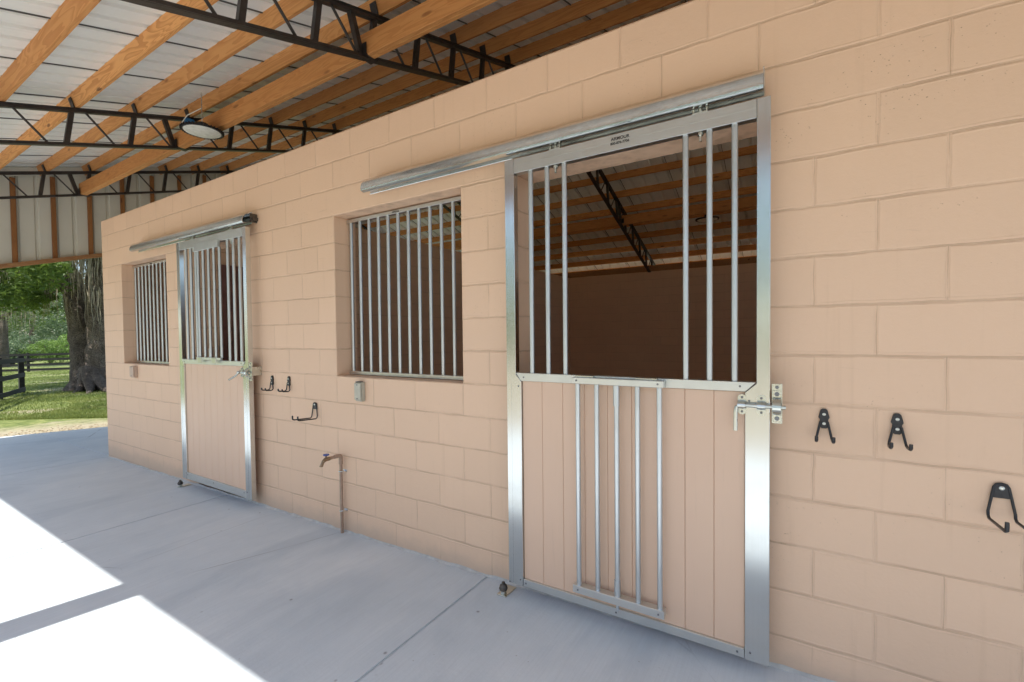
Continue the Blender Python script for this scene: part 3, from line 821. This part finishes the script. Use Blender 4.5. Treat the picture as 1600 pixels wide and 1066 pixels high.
# ------------------------------------------------------------------ boxes, tap
def wall_box(x0, x1, z0, z1, mat, label, flap):
    e = empty('outlet_box', (x0, 0, z0), label, 'outlet box')
    b = B(); box(b, x0, x1, -.032, -.0005, z0, z1, .004, 2); rel(obj('box_body', b, mat, e))
    b = B()
    t = bmesh.new(); box(t, x0+.003, x1-.003, -.010, 0, z0+.012, z1-.006, .003)
    merge(b, t, Matrix.Translation((0, -.034, 0)))
    rel(obj('cover', b, mat, e))
    for zz in (z1-.018, z0+.022):
        b = B(); lathe(b, [(.005,0),(.005,-.003)], ((x0+x1)/2, -.045, zz), 'Y', 10); rel(obj('screw', b, M['bolt'], e))
    if flap:
        b = B(); box(b, x0+.012, x1-.012, -.040, -.008, z1+.0005, z1+.006, .002); rel(obj('flap', b, M['bolt'], e))
wall_box(1.262, 1.335, 1.045, 1.185, M['plastic'], 'small greenish beige outlet box under the left corner of the near window', True)
wall_box(-2.765, -2.650, 1.055, 1.195, M['plastic_peach'], 'small peach painted outlet box under the far window', False)
e = empty('water_tap', (1.08, 0, fz(1.08)), 'peach painted standpipe with blue handled tap on the wall below the near window', 'tap')
x = 1.082
b = B(); tube(b, [(x,-.030,fz(x)-.01),(x,-.030,.585),(x,-.030,.606),(x,-.034,.616),(x,-.044,.622),(x,-.06,.622),(x,-.135,.620)], .0115, 14); rel(obj('pipe', b, M['pipe'], e, True))
b = B(); tube(b, [(x,-.030,.555),(x,-.030,.606),(x,-.036,.618),(x,-.05,.622),(x,-.085,.622)], .0150, 14); rel(obj('elbow', b, M['pipe'], e, True))
for z in (.20, .50):
    b = B(); box(b, x-.008, x+.034, -.004, -.0005, z-.009, z+.009, .001); tube(b, [(x+.012,-.003,z),(x+.013,-.03,z),(x+.006,-.044,z),(x-.006,-.044,z),(x-.013,-.03,z)], .004, 8); lathe(b, [(.005,0),(.004,-.004)], (x+.026,-.004,z), 'Y', 8)
    rel(obj('pipe_clip', b, M['galv'], e))
b = B(); tube(b, [(x,-.130,.620),(x,-.150,.620),(x,-.165,.619),(x,-.180,.610),(x,-.190,.594),(x,-.196,.578)], [.015,.014,.015,.012,.011,.0125], 12)
tube(b, [(x,-.158,.622),(x,-.156,.648)], .008, 10); lathe(b, [(.013,0),(.013,-.008)], (x,-.197,.584), 'Z', 12); rel(obj('tap_body', b, M['brass'], e, True))
b = B(); lathe(b, [(.006,.0),(.021,.001),(.023,.006),(.020,.010),(.006,.011)], (x,-.156,.648), 'Z', 8); rel(obj('handle', b, M['blue'], e))

# ------------------------------------------------------------------ planting and fences beyond the slab
def leaf_mat(name, dark, mid, light, sc=1.2):
    m = N(name, .55)
    p = m.pos(); n1 = m.noise(p, sc, 4, .6); n2 = m.noise(p, 14, 2, .6)
    g = m.n('ShaderNodeNewGeometry')
    f = m.math('ADD', m.math('MULTIPLY', n1, .7), m.math('MULTIPLY', n2, .35))
    c = m.ramp(f, [(.35, dark), (.52, mid), (.70, light)])
    m.col(c)
    tr = m.n('ShaderNodeBsdfTranslucent'); m.set(tr.inputs['Color'], m.mix(.5, c, light))
    mx = m.n('ShaderNodeMixShader'); mx.inputs[0].default_value = .38
    m.set(mx.inputs[1], m.b.outputs[0]); m.set(mx.inputs[2], tr.outputs[0])
    out = [x for x in m.t.nodes if x.type == 'OUTPUT_MATERIAL'][0]
    m.set(out.inputs[0], mx.outputs[0]); return m.m
M['oakleaf'] = leaf_mat('oak_leaves', (.04,.08,.015), (.10,.17,.03), (.22,.31,.06))
M['brightleaf'] = leaf_mat('bright_leaves', (.09,.17,.03), (.16,.27,.05), (.26,.38,.09))
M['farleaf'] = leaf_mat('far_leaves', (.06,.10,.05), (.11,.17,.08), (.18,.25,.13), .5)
M['grassblade'] = leaf_mat('grass_blades', (.07,.12,.02), (.18,.24,.05), (.36,.38,.12), .8)
def bark():
    m = N('oak_bark', .9); p = m.pos()
    v = m.n('ShaderNodeTexVoronoi'); m.set(v.inputs['Vector'], m.scale(m.vmath('ADD', p, m.vmath('MULTIPLY', m.n('ShaderNodeTexNoise', Scale=3.0).outputs['Color'], (.25,.25,.25))), (11, 11, 2.4))); v.feature = 'DISTANCE_TO_EDGE'
    n = m.noise(p, 3, 5, .7); n2 = m.noise(p, 26, 4, .7)
    c = m.ramp(n, [(.3, (.20,.15,.115)), (.55, (.36,.285,.23)), (.75, (.52,.45,.38))])
    c = m.mix(m.math('SUBTRACT', 1, m.smst(v.outputs['Distance'], 0, .12)), c, (.03,.022,.018))
    m.col(c); m.bump(m.math('ADD', m.smst(v.outputs['Distance'], 0, .2), m.math('MULTIPLY', n2, .6)), .05, 1.0); return m.m
M['bark'] = bark()
m = N('spanish_moss', .95); m.col(m.ramp(m.noise(m.pos(), 5, 4), [(.3, (.26,.22,.16)), (.7, (.50,.44,.34))])); M['moss'] = m.m
m = N('fence_black', .7); m.col(m.ramp(m.noise(m.scale(m.pos(), (4, 4, 40)), 1, 4), [(.3, (.006,.006,.006)), (.75, (.03,.027,.025))])); M['fence'] = m.m

CX, CY = 3.99, -2.25
RD = Vector((.850, .526, 0)); FD = Vector((-.526, .850, 0))
def at(px_lat, depth):           # lateral metres, depth metres from the viewpoint
    return Vector((CX, CY, 0)) + FD*depth + RD*px_lat

def leaves(bm, c, rad, n, size, rng, flat=.8, hollow=.35):
    c = Vector(c); rad = Vector(rad)
    for _ in range(n):
        d = Vector((rng.gauss(0,1), rng.gauss(0,1), rng.gauss(0,1))).normalized()
        r = hollow + (1-hollow)*rng.random()**.6
        p = c + Vector((d.x*rad.x, d.y*rad.y, d.z*rad.z))*r
        s = size*rng.uniform(.6, 1.4)
        a = Vector((rng.gauss(0,1), rng.gauss(0,1), rng.gauss(0,.6))).normalized()
        b_ = a.cross(Vector((rng.gauss(0,1), rng.gauss(0,1), rng.gauss(0,1)))).normalized()
        v = [bm.verts.new(p - a*s), bm.verts.new(p + b_*s*.36), bm.verts.new(p + a*s), bm.verts.new(p - b_*s*.36)]
        bm.faces.new(v)

def limb(bm, pts, r, n=14, rough=.06, seed=1):
    """bark limb: smooth path through pts with an uneven section"""
    rng = random.Random(seed)
    P = [Vector(p) for p in pts]; out = []; rr = []
    for i in range(len(P)-1):
        p0, p1, p2, p3 = P[max(i-1,0)], P[i], P[i+1], P[min(i+2, len(P)-1)]
        for k in range(6):
            t = k/6
            out.append(.5*((2*p1)+(-p0+p2)*t+(2*p0-5*p1+4*p2-p3)*t*t+(-p0+3*p1-3*p2+p3)*t**3)); rr.append(r[i]*(1-t)+r[i+1]*t)
    out.append(P[-1]); rr.append(r[-1])
    k = len(bm.verts)
    tube(bm, out, rr, n)
    bm.verts.ensure_lookup_table()
    from mathutils import noise as nz
    for v in bm.verts[k:]:
        q = nz.noise_vector(v.co*2.3)*1.0 + nz.noise_vector(v.co*6)*.4
        v.co += q*rough

def crown_clumps(bm, clumps, rng, size):
    for c, r, n in clumps: leaves(bm, c, (r*rng.uniform(.9,1.4), r*rng.uniform(.9,1.4), r*rng.uniform(.55,.8)), n, size, rng)

def moss(bm, p, n, ln, rng, spread=.25):
    for _ in range(n):
        q = Vector(p) + Vector((rng.gauss(0,spread), rng.gauss(0,spread), rng.uniform(-.1,.1)))
        L = ln*rng.uniform(.4,1.2); w = rng.uniform(.008,.022); prev = None; a = rng.uniform(0,6.28)
        sx, sy = math.cos(a)*w, math.sin(a)*w
        for k in range(6):
            t = k/5; ww = 1-t*.85
            c = q + Vector((rng.gauss(0,.02), rng.gauss(0,.02), -L*t))
            cur = (bm.verts.new((c.x-sx*ww, c.y-sy*ww, c.z)), bm.verts.new((c.x+sx*ww, c.y+sy*ww, c.z)))
            if prev: bm.faces.new((prev[0], prev[1], cur[1], cur[0]))
            prev = cur

# big live oak at the end of the wall
rng = random.Random(5)
OD = 15.9
def ok(L, z, dd=0): 
    p = at((140-800)/710*(OD+dd) + L, OD+dd); return (p.x, p.y, z)
ob = ok(0, -.2)
oak = empty('oak_tree', ob, 'massive forked live oak hung with grey moss, at the end of the block wall', 'tree')
b = B()
limb(b, [ok(-.22,-.35), ok(-.20,.15), ok(-.24,1.0), ok(-.27,2.0), ok(-.50,3.3), ok(-1.05,4.4,-.2), ok(-2.1,5.5,-.5), ok(-4.2,6.8,-.8)], [.62,.42,.36,.36,.33,.30,.24,.10], 18, .07)
limb(b, [ok(.42,-.35), ok(.42,.15), ok(.42,1.0,.05), ok(.45,2.2,.05), ok(.50,3.6), ok(.65,5.0), ok(.9,6.6), ok(1.6,8.5)], [.70,.50,.42,.42,.40,.38,.32,.15], 18, .07, 2)
limb(b, [ok(.10,-.35,-.12), ok(.12,.3,-.10), ok(.14,1.2,-.05), ok(.12,2.3,0)], [.5,.30,.20,.10], 14, .05, 3)
for i, (L, dd) in enumerate(((-.34,-.75),(-.05,-.95),(.45,-.85),(1.1,-.5))):     # root flare
    limb(b, [ok(L*.3,.45,dd*.3), ok(L*.7,.08,dd*.7), ok(L*1.15,-.16,dd*1.15), ok(L*1.7,-.26,dd*1.7)], [.26,.17,.09,.03], 10, .03, 4+i)
rel(obj('trunk', b, M['bark'], oak, True))
limbs = [([ok(-.45,3.0,-.1), ok(-1.2,3.5,-.6), ok(-2.3,3.75,-1.0), ok(-3.6,4.3,-1.3)], [.12,.09,.06,.03]),
         ([ok(.5,4.2), ok(-.2,4.9,-.9), ok(-1.4,5.2,-2.0), ok(-3.0,5.6,-3.2)], [.2,.15,.11,.05]),
         ([ok(-.9,4.2,-.2), ok(-1.5,4.2,.7), ok(-2.6,4.1,1.5), ok(-4.2,4.3,2.4)], [.17,.13,.09,.04]),
         ([ok(.6,5.0), ok(2.0,6.2,.6), ok(4.0,7.2,1.0), ok(6.0,8.2,1.5)], [.26,.2,.14,.06]),
         ([ok(-.25,1.9,-.3), ok(-.45,2.6,-.5), ok(-.85,3.1,-.6), ok(-1.5,3.0,-.8), ok(-2.1,2.7,-.9)], [.035,.03,.025,.02,.008]),
         ([ok(.35,2.2,-.4), ok(.05,3.0,-.55), ok(-.05,3.7,-.5), ok(.2,4.5,-.4)], [.03,.03,.025,.02])]
for i, (pts, r) in enumerate(limbs):
    b = B(); limb(b, pts, r, 10, .03, 20+i); rel(obj('limb', b, M['bark'], oak, True))
b = B(); cl = []
for i in range(150):     # high crown
    a = rng.uniform(0, 6.28); r = 7.5*math.sqrt(rng.random())
    cl.append((Vector(ok(-1.0+r*math.cos(a), rng.uniform(5.2, 9.5)-r*.12, r*math.sin(a))), rng.uniform(.5, 1.1), 150))
for i in range(180):      # low hanging foliage on the left
    L = rng.uniform(-5.0, -.8); cl.append((Vector(ok(L, 4.5 + rng.uniform(-1.9,.5)*min(1, (-L)/1.6), rng.uniform(-3.0, 1.5))), rng.uniform(.22, .5), 110))
for i in range(14): cl.append((Vector(ok(rng.uniform(-.9,.9), rng.uniform(4.5,5.3), rng.uniform(-1.5, 0))), rng.uniform(.25,.45), 70))
crown_clumps(b, cl, rng, .085)
rel(obj('crown', b, M['oakleaf'], oak))
b = B()
for i in range(26):
    L = rng.uniform(-3.2, 1.0); moss(b, ok(L, rng.uniform(4.2, 5.2), rng.uniform(-1.6, .3)), rng.randint(8, 20), rng.uniform(.6, 1.6), rng, .16)
for L, z, n in ((-.45,4.4,26), (-.15,4.6,40), (.1,4.5,26), (-1.3,4.0,16), (-.7,3.4,14), (.3,3.2,12), (.5,4.6,26)): moss(b, ok(L, z, -.55), n, 1.5, rng, .14)
rel(obj('hanging_moss', b, M['moss'], oak))

def tree(L, d, h, cr, seed, mat, label, cat='tree', name='shade_tree', trunk=.25, size=.12, ncl=60, low=.35, mossy=0, group=None):
    rng = random.Random(seed); p = at(L, d); z0 = gz(p.x)
    e = empty(name, (p.x, p.y, z0), label, cat, group)
    b = B(); limb(b, [(p.x,p.y,z0-.3),(p.x+.1,p.y,z0+h*.25),(p.x+rng.uniform(-.4,.4),p.y+.2,z0+h*.5),(p.x+rng.uniform(-.8,.8),p.y,z0+h*.85)], [trunk*1.3,trunk,trunk*.8,trunk*.3], 10, .05, seed)
    for k in range(4):
        a = rng.uniform(0,6.28); q = Vector((p.x, p.y, z0+h*rng.uniform(.35,.55)))
        limb(b, [q, q+Vector((math.cos(a)*cr*.35, math.sin(a)*cr*.35, h*.10)), q+Vector((math.cos(a)*cr*.75, math.sin(a)*cr*.75, h*.2))], [trunk*.5,trunk*.35,trunk*.12], 8, .03, seed+k)
    rel(obj('trunk', b, M['bark'], e, True))
    b = B(); cl = []
    for k in range(ncl):
        a = rng.uniform(0, 6.28); r = cr*math.sqrt(rng.random()); zz = z0 + h*(low + (1-low)*rng.random()*(1-.45*(r/cr)**2))
        cl.append((Vector((p.x+r*math.cos(a), p.y+r*math.sin(a), zz)), cr*rng.uniform(.13,.26), 70))
    crown_clumps(b, cl, rng, size); rel(obj('crown', b, mat, e))
    if mossy:
        b = B()
        for k in range(mossy): 
            a = rng.uniform(0,6.28); r = cr*.8*math.sqrt(rng.random()); moss(b, (p.x+r*math.cos(a), p.y+r*math.sin(a), z0+h*rng.uniform(.4,.6)), 22, h*.22, rng, .3)
        rel(obj('hanging_moss', b, M['moss'], e))
    return e
def px(x, d): return (x-800)/710*d
tree(px(3,36), 36, 10.5, 4.2, 31, M['oakleaf'], 'second oak draped in grey moss, standing beyond the near fence at far left', trunk=.34, ncl=95, size=.10, low=.36, mossy=16, name='oak_tree')
tree(px(-75,36), 36, 11, 5.0, 38, M['oakleaf'], 'oak just outside the left edge of the picture, shading the second oak', trunk=.5, ncl=70, size=.12, low=.3, name='oak_tree')
tree(px(50,62), 62, 12, 6.5, 33, M['farleaf'], 'pale hazy tree beyond the paddock, above the bright round bush', ncl=85, size=.20, low=.2)
tree(px(110,70), 70, 14, 7.0, 34, M['farleaf'], 'pale hazy tree beyond the paddock, just left of the live oak trunk', ncl=85, size=.22, low=.12)
tree(px(165,66), 66, 12, 6.5, 35, M['farleaf'], 'pale hazy tree beyond the paddock, mostly behind the live oak trunk', ncl=70, size=.2, low=.12)
tree(px(-5,75), 75, 13, 7.5, 36, M['farleaf'], 'pale hazy tree farthest left beyond the paddock fence', ncl=85, size=.22, low=.12)
def bush(L, d, rx, h, seed, mat, label, size=.10):
    rng = random.Random(seed); p = at(L, d); z0 = gz(p.x)
    e = empty('garden_bush', (p.x,p.y,z0), label, 'bush')
    b = B()
    for k in range(5):
        a = rng.uniform(0,6.28); limb(b, [(p.x,p.y,z0-.1),(p.x+math.cos(a)*rx*.3,p.y+math.sin(a)*rx*.3,z0+h*.4),(p.x+math.cos(a)*rx*.6,p.y+math.sin(a)*rx*.6,z0+h*.7)], [.07,.05,.02], 7, .01, seed+k)
    rel(obj('stem', b, M['bark'], e, True))
    b = B()
    for k in range(70):
        a = rng.uniform(0,6.28); r = math.sqrt(rng.random()); leaves(b, (p.x+rx*r*math.cos(a), p.y+rx*r*math.sin(a), z0+.3+(h-.5)*rng.random()*math.sqrt(1-r*r*.8)), (.55,.55,.34), 75, size, rng)
    rel(obj('foliage', b, mat, e))
bush(px(78,43), 43, 2.1, 2.5, 41, M['brightleaf'], 'bright green rounded bush behind the black paddock fence')
bush(px(18,41), 41, 1.6, 1.9, 42, M['farleaf'], 'low greyish green bush behind the fence, left of the bright round one')
bush(px(118,47), 47, 1.9, 3.1, 43, M['brightleaf'], 'taller green bush behind the fence beside the live oak trunk', .12)
bush(px(48,50), 50, 2.2, 3.4, 44, M['farleaf'], 'dull green bush between the low grey one and the bright round one')

# distant tree line, reads as one mass
rng = random.Random(77); b = B()
for i in range(170):
    L = px(rng.uniform(-260, 330), 100); d = rng.uniform(95, 112); p = at(L, d)
    leaves(b, (p.x, p.y, gz(p.x)+rng.uniform(1, 11)), (3.2,3.2,1.7), 95, .34, rng)
tag(obj('far_woodland', b, M['farleaf']), 'hazy green woodland closing the view beyond the paddock', 'woodland', kind='stuff')

# woods across the lawn opposite the stalls (mirrored in the door metal)
rng = random.Random(78); b = B()
for i in range(330):
    x = rng.uniform(-34, 30); y = -24 - rng.uniform(0, 9); r_ = rng.uniform(1.2, 2.6)
    leaves(b, (x, y, gz(x)+rng.uniform(.6, 10.5)), (r_, r_, r_*.6), 60, .30, rng)
for i in range(16):
    x = -32+4*i+rng.uniform(-1,1); y = -26-rng.uniform(0,5); limb(b, [(x,y,gz(x)-.2),(x+.2,y,3),(x+rng.uniform(-1,1),y,9)], [.35,.25,.1], 8, .04, i)
tag(obj('woodland', b, M['oakleaf']), 'green woods across the lawn opposite the stalls', 'woodland', kind='stuff')

def fence(pts, h, nb, label, pw=.13, first_post=True):
    p0 = pts[0]
    e = empty('paddock_fence', (p0[0], p0[1], gz(p0[0])), label, 'fence')
    for (x, y) in pts:
        b = B(); z = gz(x); box(b, x-pw/2, x+pw/2, y-pw/2, y+pw/2, z-.1, z+h+.07, .006); rel(obj('post', b, M['fence'], e))
    for a, c in zip(pts, pts[1:]):
        A = Vector((a[0], a[1], 0)); Cc = Vector((c[0], c[1], 0)); d = (Cc-A).normalized(); s = Vector((d.y, -d.x, 0))
        if s.dot(Vector((CX,CY,0))-A) < 0: s = -s
        for k in range(nb):
            hz = h*(.17 + .83*k/(nb-1)) - .06 + random.uniform(-.008,.008)
            b = B(); o1 = A + s*(pw/2+.014) + Vector((0,0,gz(a[0])+hz)); o2 = Cc + s*(pw/2+.014) + Vector((0,0,gz(c[0])+hz))
            bar(b, o1, o2, .025, .14); rel(obj('board', b, M['fence'], e))
q0 = Vector((-17.9, 2.0, 0)); dn = Vector((2.1, -.83, 0)).normalized()
fence([tuple((q0+dn*2.44*k)[:2]) for k in range(4)], 1.17, 3, 'near black board fence ending at a post left of the live oak')
q1 = at(px(43,28.5), 28.5); dd = (at(px(102,29.3), 29.3)-q1).normalized()
fence([tuple((q1+dd*2.42*k)[:2]) for k in range(-4, 6)], 1.13, 4, 'far black four-board paddock fence crossing behind the live oak', .12)

# grass
rng = random.Random(9); b = B()
def blade(x, y, hgt, w):
    z = gz(x)-.005; a = rng.uniform(0, 6.28); lx, ly = rng.gauss(0,.35)*hgt, rng.gauss(0,.35)*hgt
    b.faces.new((b.verts.new((x-math.cos(a)*w, y-math.sin(a)*w, z)), b.verts.new((x+math.cos(a)*w, y+math.sin(a)*w, z)), b.verts.new((x+lx, y+ly, z+hgt))))
from mathutils import noise as nz
cnt = 0
while cnt < 70000:
    d = 9.5 + 24*rng.random()**1.4; p = at(px(rng.uniform(-60, 185), d), d)
    if p.x > -6.94+.44*p.y - .08: continue
    edge = (-6.94+.44*p.y) - p.x
    t = nz.noise(Vector((p.x*.5, p.y*.5, 0)))
    if t > .12 and rng.random() < .7: continue
    if edge < 1.1 and rng.random() > edge/1.3: continue
    blade(p.x, p.y, rng.uniform(.025, .075), rng.uniform(.004,.010)); cnt += 1
tag(obj('grass', b, M['grassblade']), 'short green grass growing over the lawn beyond the slab', 'grass', kind='stuff')
rng = random.Random(10); b = B()   # fallen leaves and straw on the sandy strip
for i in range(2600):
    y = rng.uniform(-3, 5); x = -6.94+.44*y - .03 - abs(rng.gauss(0,.5)); z = gz(x)+.006; a = rng.uniform(0,6.28); s = rng.uniform(.01,.04)
    c_, s_ = math.cos(a)*s, math.sin(a)*s
    b.faces.new([b.verts.new(v) for v in ((x-c_, y-s_, z), (x+s_*.3, y-c_*.3, z+rng.uniform(0,.012)), (x+c_, y+s_, z+rng.uniform(0,.01)), (x-s_*.3, y+c_*.3, z))])
m = N('straw', .9); m.col(m.ramp(m.noise(m.pos(), 40, 2), [(.35, (.20,.13,.07)), (.7, (.50,.42,.28))])); M['straw'] = m.m
tag(obj('leaf_litter', b, M['straw']), 'dry leaves and straw scattered along the slab edge', 'leaf litter', kind='stuff')

# ------------------------------------------------------------------ light
SUN_EL = 60; az = Vector((.17, .98, 0)).normalized()
def lights():
    w = bpy.data.worlds.new('World'); scn.world = w; w.use_nodes = True
    nt = w.node_tree; bg = nt.nodes['Background']
    sky = nt.nodes.new('ShaderNodeTexSky'); sky.sky_type = 'NISHITA'; sky.sun_disc = False
    to_sun = -az
    sky.sun_elevation = R(SUN_EL); sky.sun_rotation = math.atan2(to_sun.x, to_sun.y)
    sky.air_density = 1.0; sky.dust_density = 1.4; sky.altitude = 20
    nt.links.new(sky.outputs[0], bg.inputs[0]); bg.inputs[1].default_value = .25
    sd = bpy.data.lights.new('sun', 'SUN'); sd.energy = 7; sd.angle = R(.5); sd.color = (1, .955, .88)
    so = bpy.data.objects.new('sun', sd); C.objects.link(so)
    d = az*math.cos(R(SUN_EL)) + Vector((0,0,-math.sin(R(SUN_EL))))
    so.rotation_euler = d.to_track_quat('-Z', 'Y').to_euler()
    so.location = (0,-8,14)
lights()
scn.view_settings.view_transform = 'Standard'; scn.view_settings.look = 'None'; scn.view_settings.exposure = 0; scn.view_settings.gamma = 1
scn.cycles.use_denoising = True
scn.cycles.max_bounces = 12; scn.cycles.diffuse_bounces = 8; scn.cycles.glossy_bounces = 4
scn.cycles.sample_clamp_indirect = 10
